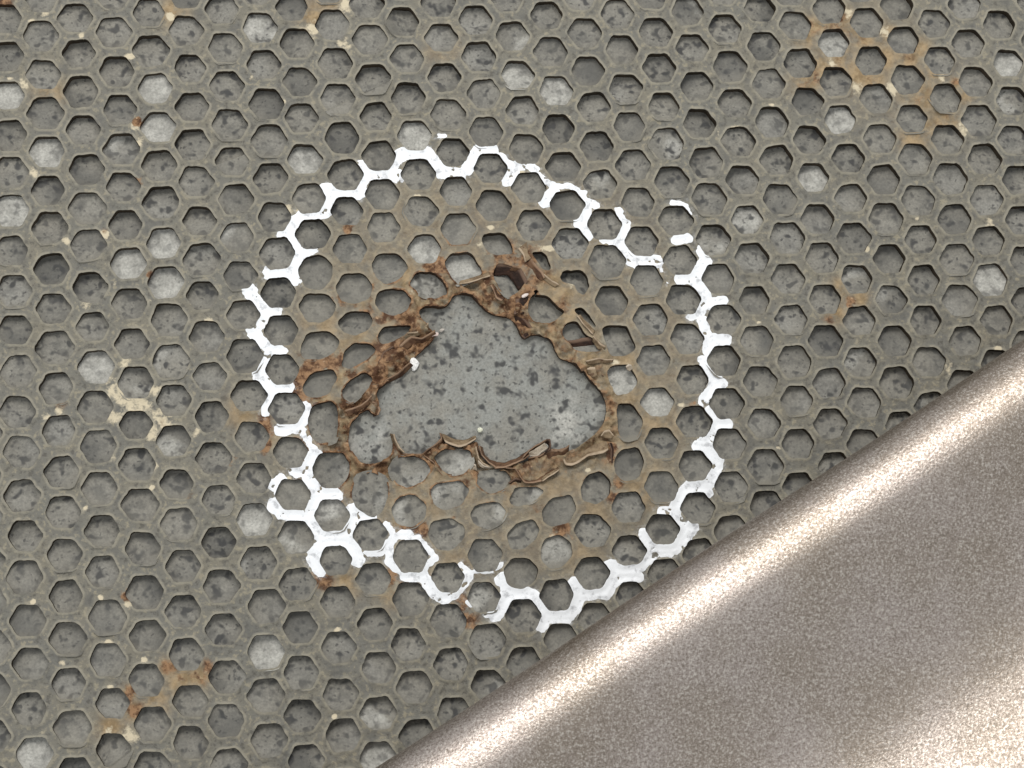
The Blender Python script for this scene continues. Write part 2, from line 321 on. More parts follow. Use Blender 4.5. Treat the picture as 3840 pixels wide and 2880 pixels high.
VV = np.stack([gX.ravel(), gY.ravel(), web.ravel(), paint.ravel(), opend.ravel()], 1)
WV, WT, WS = clip(VV, TRI, VV[:,2])

# stains on the web: (tile, x, y, radius, kind, amount)
STAINS = [('A4',r,x,y,k,s) for x,y,r,k,s in [(600,180,150,'rust',.75),(720,270,110,'rust',.6),(400,230,120,'rust',.6),(340,330,110,'tan',.9),(470,600,120,'tan',1),(330,700,130,'rust',.6),(430,660,90,'rust',.8),
 (650,530,130,'rust',.5),(560,545,60,'pale',.7),(830,340,120,'rust',.45),(780,650,130,'rust',.4),(900,690,130,'rust',.45),(1000,500,130,'tan',1),(1060,300,120,'tan',.8),(1000,270,80,'pale',.68),(1200,500,140,'rust',.45),(1330,420,100,'rust',.5),
 (1310,620,120,'tan',.9),(1430,670,110,'tan',1),(1500,660,70,'pale',.6),(1330,850,140,'rust',.45),(1340,760,120,'tan',.8),(1530,1010,150,'rust',.5),(1400,1120,120,'tan',.9),(1250,1200,130,'tan',.9),(1690,820,90,'tan',.8),(1620,720,60,'rust',.8),
 (1690,1110,80,'pale',.8),(690,110,60,'pale',.8),(470,500,120,'tan',.8),(770,760,80,'pale',.7),(1080,760,70,'pale',.8),(960,240,70,'pale',.4),(1320,270,80,'pale',.3),(880,480,400,'tan',.55),(1350,850,350,'tan',.5)]]
STAINS += [('A',r,x,y,k,s) for x,y,r,k,s in [(1490,100,120,'tan',1),(1480,140,60,'pale',.8),(1190,1050,60,'rust',1),(1210,1220,55,'pale',.7),(1170,1090,60,'pale',.68),(20,20,120,'rust',.7),(430,810,140,'tan',.7),(520,600,80,'pale',.4),(820,670,80,'pale',.4),(380,110,60,'pale',.68),(700,310,40,'pale',.8),(950,980,60,'rust',.2),(300,1500,60,'pale',.68),(210,720,60,'pale',.68),(1180,1560,60,'rust',.6)]]
STAINS += [('A2',r,x,y,k,s) for x,y,r,k,s in [(490,240,100,'pale',.75),(480,130,120,'tan',1),(760,50,90,'pale',.8),(620,60,120,'tan',.9),(760,380,80,'pale',.68),(240,880,26,'pale',1),(800,300,60,'pale',.4),(1600,420,160,'tan',.5)]]
STAINS += [('L2',r,x,y,k,s) for x,y,r,k,s in [(1180,150,170,'pale',.72),(1050,80,140,'pale',.68),(1400,300,130,'pale',.72),(1310,410,110,'pale',.68),(990,270,110,'pale',.68),(970,30,70,'pale',.68),(1320,60,80,'pale',.68),(1400,340,60,'rust',.4),(1700,420,50,'pale',.68),(1310,895,28,'pale',1),(740,1075,28,'pale',1),(2100,250,150,'tan',.8),(2000,700,90,'rust',.5),(1650,980,70,'rust',.35),(530,180,50,'rust',.4),(1000,650,80,'pale',.4),(1340,700,60,'pale',.68),(500,240,50,'pale',.68),(400,280,50,'pale',.68)]]
STAINS += [('R',r,x,y,k,s) for x,y,r,k,s in [(640,860,110,'tan',1),(700,950,70,'rust',.8),(800,920,80,'tan',1),(600,1040,100,'tan',.9),(530,1110,70,'rust',.4),(610,780,60,'tan',.7),(860,490,30,'pale',1),(1290,230,28,'pale',.9),(1900,260,60,'pale',.6),(1560,1520,80,'pale',.68)]]
STAINS += [('L3',r,x,y,k,s) for x,y,r,k,s in [(1450,790,80,'rust',0.66),(1450,790,80,'tan',1),(1560,890,110,'rust',0.4),(1560,890,110,'tan',1),(1700,870,110,'rust',0.49),(1700,870,110,'tan',1),(1800,780,70,'rust',.6),(1540,950,90,'tan',1),(1120,1000,70,'rust',0.66),(1120,1000,70,'tan',1),(1150,1170,90,'rust',0.56),(1150,1170,90,'tan',1),(1350,1080,110,'tan',1),(960,1310,110,'tan',1),(1130,1390,110,'pale',.68),(940,1340,60,'pale',.6),(1090,170,50,'rust',1),(1110,230,55,'pale',.8),(870,185,28,'pale',1),(285,225,28,'pale',1),(535,740,40,'pale',.6),(1240,730,40,'pale',.7),(1100,1080,60,'rust',.6)]]
STAINS += [('L',r,x,y,k,s) for x,y,r,k,s in [(905,365,45,'pale',1),(900,340,40,'rust',.7),(570,430,50,'pale',.68),(1290,940,40,'pale',.6),(1300,720,40,'rust',.8),(980,790,90,'pale',.35),(1080,1470,90,'pale',.6),(950,1620,80,'pale',.6),(1150,1120,80,'pale',.3),(1800,1105,50,'pale',.6)]]  # first pair paints an orange chip and its small glint as colour
STAINS += [('P',r,x,y,k,s) for x,y,r,k,s in [(1780,240,110,'rust',.8),(1830,380,120,'rust',.55),(1200,50,140,'rust',.65),(570,30,120,'rust',.65),(760,40,150,'tan',.8),(1500,60,90,'rust',.5),(1150,160,120,'tan',.7),(680,1210,28,'pale',1)]]
STAINS += [('B',r,x,y,k,s) for x,y,r,k,s in [(800,320,45,'rust',1),(1560,620,90,'rust',1),(1480,640,70,'rust',.8),(1000,830,70,'rust',.7),(740,920,80,'rust',.8),(960,1030,110,'rust',.8),(1180,1060,130,'rust',.9),(1250,1120,140,'rust',.8),(1000,1080,90,'rust',.7),
 (680,950,80,'rust',.6),(900,900,120,'tan',1),(650,880,80,'rust',.4),(1330,1180,170,'rust',.8),(1400,1280,150,'rust',.75),(1200,1420,190,'rust',.8),(1080,1380,110,'rust',.8),(1080,1560,130,'rust',.85),(700,1480,120,'rust',.9),(500,1500,150,'rust',.75),(400,1620,150,'rust',.8),
 (640,1420,80,'rust',.8),(800,1570,90,'rust',.6),(1640,880,90,'rust',.6),(1500,950,120,'tan',1),(1430,1010,90,'rust',.5),(1700,800,150,'tan',1),(1950,900,120,'tan',.8),(2080,560,120,'rust',.6),(2000,740,110,'rust',.6),(2040,880,130,'rust',.8),(1280,750,200,'tan',.9),(1350,860,120,'pale',.4),(560,1150,200,'tan',.7),(700,1300,200,'tan',.7),(950,1270,200,'tan',.8),(720,1600,120,'tan',.9),(1940,440,50,'pale',.6),(820,290,50,'rust',.6)]]
STAINS += [('F',r,x,y,k,s) for x,y,r,k,s in [(60,560,200,'rust',.55),(150,620,180,'rust',.5),(210,700,150,'rust',.55),(40,900,200,'rust',.9),(60,1100,160,'rust',1),(320,780,150,'tan',1),(420,880,160,'tan',1),(470,1010,140,'tan',1),(430,1000,110,'rust',.5),(400,1130,130,'tan',1),(240,1180,120,'tan',.8),(520,1400,170,'tan',.9),(700,1220,100,'rust',.5),(760,1270,90,'rust',.5),(700,1450,130,'tan',.9),(980,1440,170,'tan',.8),(1000,1330,90,'rust',.35),(100,500,90,'pale',.4),(180,610,60,'rust',.6),(210,520,110,'pale',.4),(520,810,80,'pale',.4),(700,1580,130,'tan',.9),(640,1570,70,'pale',.3),(1060,1600,170,'tan',.6),(1000,1520,60,'pale',.4),(600,870,150,'tan',.5)]]
STAINS += [('D',r,x,y,k,s) for x,y,r,k,s in [(820,150,170,'rust',.5),(850,300,150,'rust',.45),(860,560,70,'rust',.9),(850,640,70,'rust',.7),(900,870,80,'rust',.6),(860,970,70,'rust',.7),(430,1260,120,'rust',.8),(330,1290,130,'rust',.5),(1000,150,250,'tan',.7),(1250,360,250,'tan',.7),(1100,880,300,'tan',.7),(1560,150,60,'rust',.5),(700,1120,250,'tan',.6),(350,880,200,'tan',.6),(200,1080,90,'rust',.4),(600,1480,200,'tan',.6),(1900,80,60,'pale',.68),(0,800,150,'rust',.6)]]
STAINS += [('C',r,x,y,k,s) for x,y,r,k,s in [(560,130,130,'tan',.9),(640,50,110,'rust',.5),(380,100,110,'rust',.8),(100,360,110,'rust',.7),(90,540,60,'rust',1),(100,440,110,'tan',.8),(760,400,70,'rust',.7),(850,190,150,'rust',.95),(960,120,130,'rust',1),(720,250,80,'tan',.8),(1080,740,80,'rust',.9),(960,700,100,'tan',.8),(780,950,120,'rust',.35),(1430,1260,70,'rust',1),(1320,1260,120,'rust',.6),(1170,1160,100,'tan',.8),(1120,1170,60,'pale',.3),(1200,900,250,'tan',.6),(1500,1000,250,'tan',.6),(1820,890,70,'rust',.8),(1700,1160,60,'rust',.5),(1900,760,90,'rust',.6),(1400,580,130,'tan',.9),(2080,960,80,'pale',.3),(1700,1500,300,'tan',.5),(1340,620,90,'rust',.5),(80,300,80,'rust',.6),(1480,600,120,'rust',.7)]]
SPECKS = [(c['c'] + [rng.normal(0,.14), .40+rng.normal(0,.03)], .05+.05*rng.random(), .6+.5*rng.random()) for c in cells if rng.random() < .05] + \
         [(c['c'] + rng.normal(0,.3,2) + [.5,.25], .05+.16*rng.random(), .25+.45*rng.random()) for c in cells if rng.random() < .03]  # first list paints glints of bright chips on cell top edges
def kern(x, y, kind):
    s = np.zeros(len(x))
    if kind == 'pale':
        for c, rr, am in SPECKS:
            d2 = ((x-c[0])*.6)**2 + (y-c[1])**2; m = d2 < (3*rr)**2; s[m] = np.maximum(s[m], am*np.exp(-d2[m]/rr**2))
    for t, r, sx, sy, k, am in STAINS:
        if k != kind and not (t == 'A4' and k == 'rust' and kind == 'tan'): continue
        if t == 'A4' and k == 'rust': am = am*.62 if kind == 'rust' else 1.0
        ox, oy, kk = TILE[t]; c = to_plane([(ox+sx*kk, oy+sy*kk)])[0]; rr = r*kk/155.0*1.0
        d2 = (x-c[0])**2 + (y-c[1])**2; m = d2 < (3*rr)**2
        s[m] = np.maximum(s[m], am*np.exp(-d2[m]/rr**2/1.1))
    return s
ring_c = to_plane([(1850,1400)])[0]
def web_fields(x, y, sd, od):
    rust = kern(x, y, 'rust'); tan = kern(x, y, 'tan'); pale = kern(x, y, 'pale')
    rr = np.hypot(x-ring_c[0], y-ring_c[1])
    inner = 1/(1+np.exp((rr-5.2)*2.2))
    tan = np.maximum(tan, .34*inner); tan = np.maximum(tan, .75*np.exp(-(np.maximum(od,0)/1.3)**2))
    side = .45 + .55/(1+np.exp(((x-ring_c[0])-.6*(y-ring_c[1])-.8)*1.3))
    rust = np.maximum(rust, .95*side*np.exp(-(np.maximum(od,0)/1.35)**2)*np.exp(-(sd/.055)**2)) 
    rust = np.maximum(rust, .40*np.exp(-(np.maximum(od,0)/.7)**2))
    rust = np.clip(rust*1.35, 0, 1.2); tan = np.clip(tan*1.2, 0, 1)
    return rust, tan, pale
def web_z(x, y, sd, od):
    m = np.exp(-(np.maximum(od,0)/.55)**2)
    left = 1/(1+np.exp((x+1.0)*1.2))
    z = .010*fbm(x, y, 2.2, 3, 3) + .012*fbm(x, y, .35, 2, 2) + .012*np.exp(-(sd/.035)**2) - .010*np.exp(-((sd-.12)/.05)**2)
    z += m*((.20+.20*left)*fbm(x, y, 3.4, 5, 3) + .10*fbm(x, y, 8, 1, 2) - .03)
    return z
def build(name, V, Tt, mat, parent=None, attrs=None, loc=(0,0,0), smooth_=True):
    me = bpy.data.meshes.new(name); V = np.asarray(V, np.float32); n = len(V); Tt = np.asarray(Tt); m, k = Tt.shape
    me.vertices.add(n); me.vertices.foreach_set('co', (V*S).ravel().astype(np.float32))
    me.loops.add(m*k); me.loops.foreach_set('vertex_index', Tt.ravel().astype(np.int32))
    me.polygons.add(m); me.polygons.foreach_set('loop_start', np.arange(0, m*k, k, dtype=np.int32))
    me.polygons.foreach_set('use_smooth', np.full(m, smooth_))
    for an, av in (attrs or {}).items():
        at = me.attributes.new(an, 'FLOAT', 'POINT'); at.data.foreach_set('value', np.asarray(av, np.float32))
    me.update(calc_edges=True); me.validate()
    if mat: me.materials.append(mat)
    o = bpy.data.objects.new(name, me); col.objects.link(o); o.location = [q*S for q in loc]
    if parent: o.parent = parent
    return o
# ------------------------------------------------------------------ materials
class NT:
    def __init__(s, name):
        s.m = bpy.data.materials.new(name); s.m.use_nodes = True; s.t = s.m.node_tree; s.b = s.t.nodes['Principled BSDF']
        g = s.t.nodes.new('ShaderNodeNewGeometry'); v = s.t.nodes.new('ShaderNodeVectorMath'); v.operation = 'SCALE'
        v.inputs['Scale'].default_value = 1/S; s.t.links.new(g.outputs['Position'], v.inputs[0]); s.P = v.outputs[0]
    def ln(s, a, b): s.t.links.new(a, b)
    def put(s, sock, v):
        if isinstance(v, (int, float)): sock.default_value = v
        elif isinstance(v, tuple): sock.default_value = v if len(v) == 4 or sock.type == 'VECTOR' else v + (1,)
        else: s.ln(v, sock)
    def noise(s, scale, detail=3, rough=.55, off=0, dist=0.0, vec=None):
        n = s.t.nodes.new('ShaderNodeTexNoise'); n.inputs['Scale'].default_value = scale; n.inputs['Detail'].default_value = detail
        n.inputs['Roughness'].default_value = rough; n.inputs['Distortion'].default_value = dist
        P = vec or s.P
        if off:
            a = s.t.nodes.new('ShaderNodeVectorMath'); a.inputs[1].default_value = (off, off*.7, off*.3); s.ln(P, a.inputs[0]); P = a.outputs[0]
        s.ln(P, n.inputs['Vector']); return n.outputs['Fac']
    def attr(s, name):
        a = s.t.nodes.new('ShaderNodeAttribute'); a.attribute_name = name; return a.outputs['Fac']
    def ramp(s, v, lo, hi, a=0., b=1.):
        n = s.t.nodes.new('ShaderNodeMapRange'); n.interpolation_type = 'SMOOTHSTEP'
        s.put(n.inputs[0], v); n.inputs[1].default_value = lo; n.inputs[2].default_value = hi; n.inputs[3].default_value = a; n.inputs[4].default_value = b
        return n.outputs[0]
    def math(s, op, a, b=0.):
        n = s.t.nodes.new('ShaderNodeMath'); n.operation = op; s.put(n.inputs[0], a); s.put(n.inputs[1], b); return n.outputs[0]
    def mix(s, f, a, b, mode='MIX'):
        n = s.t.nodes.new('ShaderNodeMix'); n.data_type = 'RGBA'; n.blend_type = mode
        s.put(n.inputs[0], f); s.put(n.inputs[6], a); s.put(n.inputs[7], b); return n.outputs[2]
    def bump(s, h, dist, strength=1.0):
        n = s.t.nodes.new('ShaderNodeBump'); n.inputs['Distance'].default_value = dist*S; n.inputs['Strength'].default_value = strength
        s.ln(h, n.inputs['Height']); s.ln(n.outputs[0], s.b.inputs['Normal'])
    def done(s, color, rough, spec=.3, metal=0.):
        s.put(s.b.inputs['Base Color'], color); s.put(s.b.inputs['Roughness'], rough)
        s.b.inputs['Specular IOR Level'].default_value = spec; s.put(s.b.inputs['Metallic'], metal); return s.m

def web_material(name, rusty=0.0):
    n = NT(name)
    big = n.noise(.55, 3); mid = n.noise(2.6, 4, .6, 11); fine = n.noise(14, 4, .65, 5); spk = n.noise(7.5, 3, .6, 23)
    c = n.mix(n.ramp(big, .35, .65), (.166,.162,.141), (.193,.179,.142))
    c = n.mix(n.ramp(mid, .42, .70), c, (.170,.165,.146))
    c = n.mix(n.ramp(spk, .53, .68, 0, .85), c, (.290,.262,.195))
    c = n.mix(n.ramp(spk, .46, .33, 0, .75), c, (.095,.090,.078))
    c = n.mix(n.ramp(n.noise(1.7, 4, .65, 71), .52, .66, 0, .6), c, (.122,.121,.112))
    edge = n.attr('edge')                                       # worn bright rim round each cell
    rim = n.math('MULTIPLY', n.ramp(edge, .080, .030), n.ramp(n.noise(3.2, 3, .6, 41), .34, .58))
    c = n.mix(n.math('MULTIPLY', rim, .8), c, (.290,.270,.215))
    tan = n.math('MULTIPLY', n.attr('tan'), n.ramp(n.noise(3.0, 4, .6, 7), .28, .62, .25, 1))
    c = n.mix(tan, c, n.mix(n.ramp(n.noise(5, 3, .6, 3), .35, .65), (.230,.165,.090), (.365,.270,.158)))
    pale = n.math('ADD', n.attr('pale'), n.math('MULTIPLY', n.math('SUBTRACT', n.noise(5.5, 4, .65, 9), .5), 1.5))
    c = n.mix(n.math('MULTIPLY', n.ramp(pale, .38, .72), n.ramp(n.attr('pale'), .03, .25)), c, (.58,.51,.37))
    rn = n.noise(4.2, 4, .65, 17)
    rust = n.math('SUBTRACT', n.attr('rust'), n.ramp(n.noise(2.1, 3, .6, 83), .45, .65, 0, .55))
    rf = n.ramp(n.math('ADD', rust, n.math('MULTIPLY', n.math('SUBTRACT', rn, .5), 1.1)), .22, .75)
    rc = n.mix(n.ramp(n.noise(4.6, 4, .65, 29), .40, .60), (.080,.038,.019), (.29,.172,.092))
    rc = n.mix(n.ramp(n.noise(9, 3, .6, 37), .60, .72), rc, (.40,.27,.165))
    c = n.mix(rf, c, rc)
    c = n.mix(n.math('MULTIPLY', n.attr('spray'), n.ramp(n.noise(9, 4, .7, 47), .45, .70)), c, (.62,.63,.64))
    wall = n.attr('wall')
    wc = n.mix(n.ramp(n.noise(3, 3, .6, 13), .4, .65), (.030,.023,.015), (.060,.044,.028))  # brown wall dirt, darkened further to strengthen the shaded band in each cell
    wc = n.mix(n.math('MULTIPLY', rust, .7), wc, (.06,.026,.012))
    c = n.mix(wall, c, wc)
    n.bump(n.math('ADD', n.math('MULTIPLY', fine, .5), spk), .035, .8)
    return n.done(c, n.ramp(mid, .3, .7, .62, .85), .25)
MAT_WEB = web_material('dirty_honeycomb_face')

def fill_material(name):
    n = NT(name)
    big = n.noise(.8, 3, .55, 3); mid = n.noise(3.0, 4, .6, 19); fine = n.noise(16, 3, .6, 2)
    c = n.mix(n.ramp(big, .3, .7), (.205,.199,.176), (.248,.236,.203))
    c = n.mix(n.ramp(mid, .45, .7, 0, .7), c, (.300,.288,.250))
    tn = n.attr('tone')
    c = n.mix(n.ramp(tn, 0, 1, 0, .75), c, (.295,.290,.265))
    c = n.mix(n.ramp(tn, 0, -1, 0, .75), c, (.088,.088,.083))
    sp = n.noise(4.4, 1.3, .5, 61, .2)
    s2 = n.noise(9, 1, .5, 77, .2)
    dens = n.math('MULTIPLY', n.math('SUBTRACT', n.noise(.9, 2, .5, 33), .5), .16)
    spd = n.math('ADD', sp, dens)
    dark = n.math('MAXIMUM', n.ramp(spd, .53, .70), n.ramp(s2, .60, .76, 0, .8))
    soft = n.math('MULTIPLY', n.ramp(n.noise(2.6, 3, .6, 91), .48, .68), n.math('SUBTRACT', 1.0, n.attr('bare')))
    c = n.mix(n.math('MULTIPLY', soft, .45), c, (.085,.085,.080))
    c = n.mix(n.math('MULTIPLY', n.attr('bare'), n.ramp(n.noise(1.3, 5, .65, 15), .35, .65, .15, .95)), c, (.290,.297,.277))
    p = n.attr('pale')
    pn = n.ramp(n.math('ADD', p, n.math('MULTIPLY', n.math('SUBTRACT', n.noise(1.9, 3, .5, 51), .5), .9)), .30, .62)
    c = n.mix(pn, c, n.mix(n.ramp(mid, .35, .65), (.35,.345,.315), (.49,.485,.445)))
    dark = n.math('MULTIPLY', dark, n.ramp(n.attr('spots'), 0, 1, .05, 1))
    c = n.mix(n.math('MULTIPLY', dark, .95), c, (.050,.051,.052))
    c = n.mix(n.ramp(fine, .35, .65, .0, .30), c, (.07,.07,.067))
    d = n.attr('dirt')
    c = n.mix(n.math('MULTIPLY', d, n.ramp(mid, .3, .6, .3, .9)), c, (.190,.178,.148))
    n.bump(n.math('ADD', n.math('MULTIPLY', fine, .35), n.math('SUBTRACT', mid, n.math('MULTIPLY', dark, .6))), .03, .7)
    return n.done(c, .72, .3)
MAT_FILL = fill_material('speckled_grey_filler')

n = NT('white_marker_paint')
c = n.mix(n.ramp(n.noise(4, 5, .65, 4), .52, .70, 0, .75), (.83,.855,.885), (.36,.37,.39))
n.bump(n.noise(9, 3, .6, 8), .02, .5); MAT_PAINT = n.done(c, .45, .45)

def strip_material(name, tone):
    n = NT(name)
    a, b, e = tone
    c = n.mix(n.ramp(n.noise(4.5, 4, .65, 3), .38, .62), a, b)
    c = n.mix(n.ramp(n.noise(8, 3, .6, 14), .58, .72, 0, .8), c, (.07,.032,.016))
    c = n.mix(n.math('MULTIPLY', n.ramp(n.attr('edge'), .3, 1.0), n.ramp(n.noise(3, 2, .5, 33), .3, .55, .4, 1)), c, e)
    n.bump(n.noise(10, 3, .6, 5), .03, .7); return n.done(c, .7, .3)
MAT_TAN = strip_material('tan_torn_foil', ((.13,.088,.05), (.25,.185,.115), (.42,.33,.235)))
MAT_BROWN = strip_material('rusty_torn_foil', ((.055,.025,.013), (.14,.078,.042), (.28,.185,.12)))
MAT_DARK = strip_material('dark_rusty_foil', ((.018,.009,.006), (.042,.020,.012), (.15,.095,.065)))
MAT_PALE = strip_material('pale_torn_foil', ((.27,.225,.17), (.42,.36,.28), (.55,.48,.39)))
def chip_material(name, colr):
    n = NT(name); n.bump(n.noise(8, 3), .03, .6)
    return n.done(n.mix(n.ramp(n.noise(7, 3), .4, .7, 0, .5), colr, tuple(q*.6 for q in colr)), .5, .4)

n = NT('blasted_metal')
g1 = n.noise(17, 2, .6, 2); g2 = n.noise(38, 1.5, .6, 9); big = n.noise(.30, 3, .55, 5); mid = n.noise(1.2, 4, .6, 21)
gr = n.math('ADD', n.math('MULTIPLY', g1, .6), n.math('MULTIPLY', g2, .4))
c = n.mix(n.ramp(big, .35, .65), (.415,.362,.332), (.335,.285,.240))
c = n.mix(n.ramp(mid, .50, .75, 0, .4), c, (.42,.365,.335))
c = n.mix(n.ramp(gr, .50, .36, 0, .75), c, (.19,.160,.128))
c = n.mix(n.ramp(gr, .50, .64, 0, .85), c, (.66,.61,.55))  # light grain paints the blasted coat's glitter into the base colour
n.bump(n.math('ADD', n.math('MULTIPLY', g1, .30), n.math('ADD', n.noise(.55, 3, .5, 61), n.math('MULTIPLY', mid, .35))), .045, .6)
MAT_METAL = n.done(c, n.ramp(gr, .35, .65, .50, .40), .5, 1.0)

# ------------------------------------------------------------------ the panel
panel = bpy.data.objects.new('honeycomb_panel', None); col.objects.link(panel)
panel['label'] = 'grey honeycomb panel with white painted ring around a torn rusty hole'; panel['category'] = 'panel'
DEPTH = .205
x, y, sd, pt, od = WV.T
rust, tan, pale = web_fields(x, y, sd, od)
z = web_z(x, y, sd, od)
# walls of the cells
p, q = WS.T
W0 = np.unique(WS); re = np.full(len(WV), -1); re[W0] = np.arange(len(W0)); nb = len(W0); nW = len(WV)
top = np.stack([x[W0], y[W0], z[W0]], 1); low = top.copy(); low[:,2] = -.40
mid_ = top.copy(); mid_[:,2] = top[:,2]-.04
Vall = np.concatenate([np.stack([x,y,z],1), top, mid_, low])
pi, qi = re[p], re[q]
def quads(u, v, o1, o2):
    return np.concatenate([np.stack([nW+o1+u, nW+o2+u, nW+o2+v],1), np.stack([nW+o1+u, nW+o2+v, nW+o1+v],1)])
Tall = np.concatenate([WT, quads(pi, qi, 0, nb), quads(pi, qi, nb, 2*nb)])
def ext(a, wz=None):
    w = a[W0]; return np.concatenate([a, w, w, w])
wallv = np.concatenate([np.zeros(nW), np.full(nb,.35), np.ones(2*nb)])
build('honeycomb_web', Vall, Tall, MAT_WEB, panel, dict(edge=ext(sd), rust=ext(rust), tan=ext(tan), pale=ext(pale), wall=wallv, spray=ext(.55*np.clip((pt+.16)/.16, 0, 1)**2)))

# the painted ring, a film on the web
PV = np.concatenate([WV, z[:,None], rust[:,None]], 1)
QV, QT, QS = clip(PV, WT, WV[:,3])
rise = .010*np.clip(QV[:,3]/.05, 0.15, 1)
build('painted_ring', np.stack([QV[:,0], QV[:,1], QV[:,5]+rise+.002], 1), QT, MAT_PAINT, panel)

# floor under the cells, bare where the foil is torn away
fx = np.arange(X0+.1, X1-.1, .12); fy = np.arange(Y0+.1, Y1-.1, .12)
FX, FY = np.meshgrid(fx, fy, indexing='ij'); nx, ny = FX.shape
ino = inside(FX, FY, open_poly); do = seg_dist(FX, FY, open_poly); near = np.where(ino, 1, np.exp(-(do/.4)**2))
FZ = -.38 + near*(.38-.22) + .018*fbm(FX, FY, 1.0, 4, 3)*near
hp = to_plane(ph('J',[(600,100),(300,-300),(250,700)]))
pf = .27*np.exp(-(((FX-hp[0,0]+.2)**2*.7+(FY-hp[0,1])**2)/.5)) + .20*near + .40*np.exp(-(((FX-to_plane(ph('C',[(880,540)]))[0,0])**2+(FY-to_plane(ph('C',[(880,540)]))[0,1])**2)/.35))
ii = np.arange(nx*ny).reshape(nx, ny)
FT = np.stack([ii[:-1,:-1].ravel(), ii[1:,:-1].ravel(), ii[1:,1:].ravel(), ii[:-1,1:].ravel()], 1)
edge_d = np.where(ino, np.exp(-(do/.12)**2)*.35, 1)
build('core_floor', np.stack([FX.ravel(), FY.ravel(), FZ.ravel()], 1), FT, MAT_FILL, panel, dict(pale=pf.ravel(), spots=np.ones(nx*ny), dirt=edge_d.ravel()*near.ravel(), bare=np.ones(nx*ny), tone=np.zeros(nx*ny)))

# cell fillings
PALE = [(1797,97,1),(1815,258,1),(2175,135,.8),(1135,160,.7),(1200,190,.7),(1085,80,.4),(565,55,.5),(335,190,.7),(340,275,1),(100,325,.7),(25,205,.9),(28,460,1),(275,575,.9),(1610,470,.55),(1640,280,.2),
 (1440,300,.3),(1530,520,.4),(920,540,1.1),(1000,580,.9),(930,615,.5),(660,340,.7),(890,295,.6),(2137,605,1.1),(1900,680,.4),(200,780,.9),(560,1115,.8),(715,1110,.5),(1415,865,.9),(1340,820,.8),(1205,1190,.5),(575,1400,.7),
 (90,1630,.8),(1760,385,.8),(1295,400,.4),(2180,210,.4),(270,310,.3),(545,500,.3),(340,545,.7),(330,600,.9),(790,1000,.5),(1040,1285,.5),(390,970,.4),(370,985,.3),(1120,90,.3),(1390,800,.3),(1860,620,.3),(1840,770,.4),(820,1620,.7),(1460,1040,.1),(640,1165,.3),(1370,1100,.2),(700,1010,.3),(1140,1060,.3),(975,1010,.4),(975,1060,.4),(880,1040,.35),(880,1100,.35),(800,1060,.3),(1050,1100,.3),(1215,1010,.2),(330,840,.3),(810,1530,.4),(1050,1520,.3)]
pale_at = to_plane([(a*1.736, b*1.736) for a, b, _ in PALE]); pale_s = np.array([s for *_, s in PALE])
STEPS = [('A2',(630,945),(850,830)),('A2',(940,790),(1140,700)),('A',(1870,1410),(2110,1320)),('L3',(960,1640),(1130,1510))]
step_l = [to_plane(ph(t,[a,b])) for t,a,b in STEPS]
shallow = smooth(to_plane([(1280,1770),(1600,1700),(2150,1800),(2300,1900),(2100,2130),(1600,2150),(1300,2000)]), 40)
pc = to_photo(np.array([c['c'] for c in cells]))
blade_y = lambda xx: 2880 - (xx-1407)*(2880-1275)/(3840-1407)
shown = [(k, np.linalg.norm(np.r_[cells[k]['c'],0]-CAM)) for k in range(len(cells)) if -40 < pc[k,0] < 3880 and -40 < pc[k,1] < 2920 and pc[k,1] < blade_y(pc[k,0])+20]
shown.sort(key=lambda t: t[1]); single = {k for k, _ in shown[:300]}
rest_v, rest_t, rest_a, off = [], [], [], 0
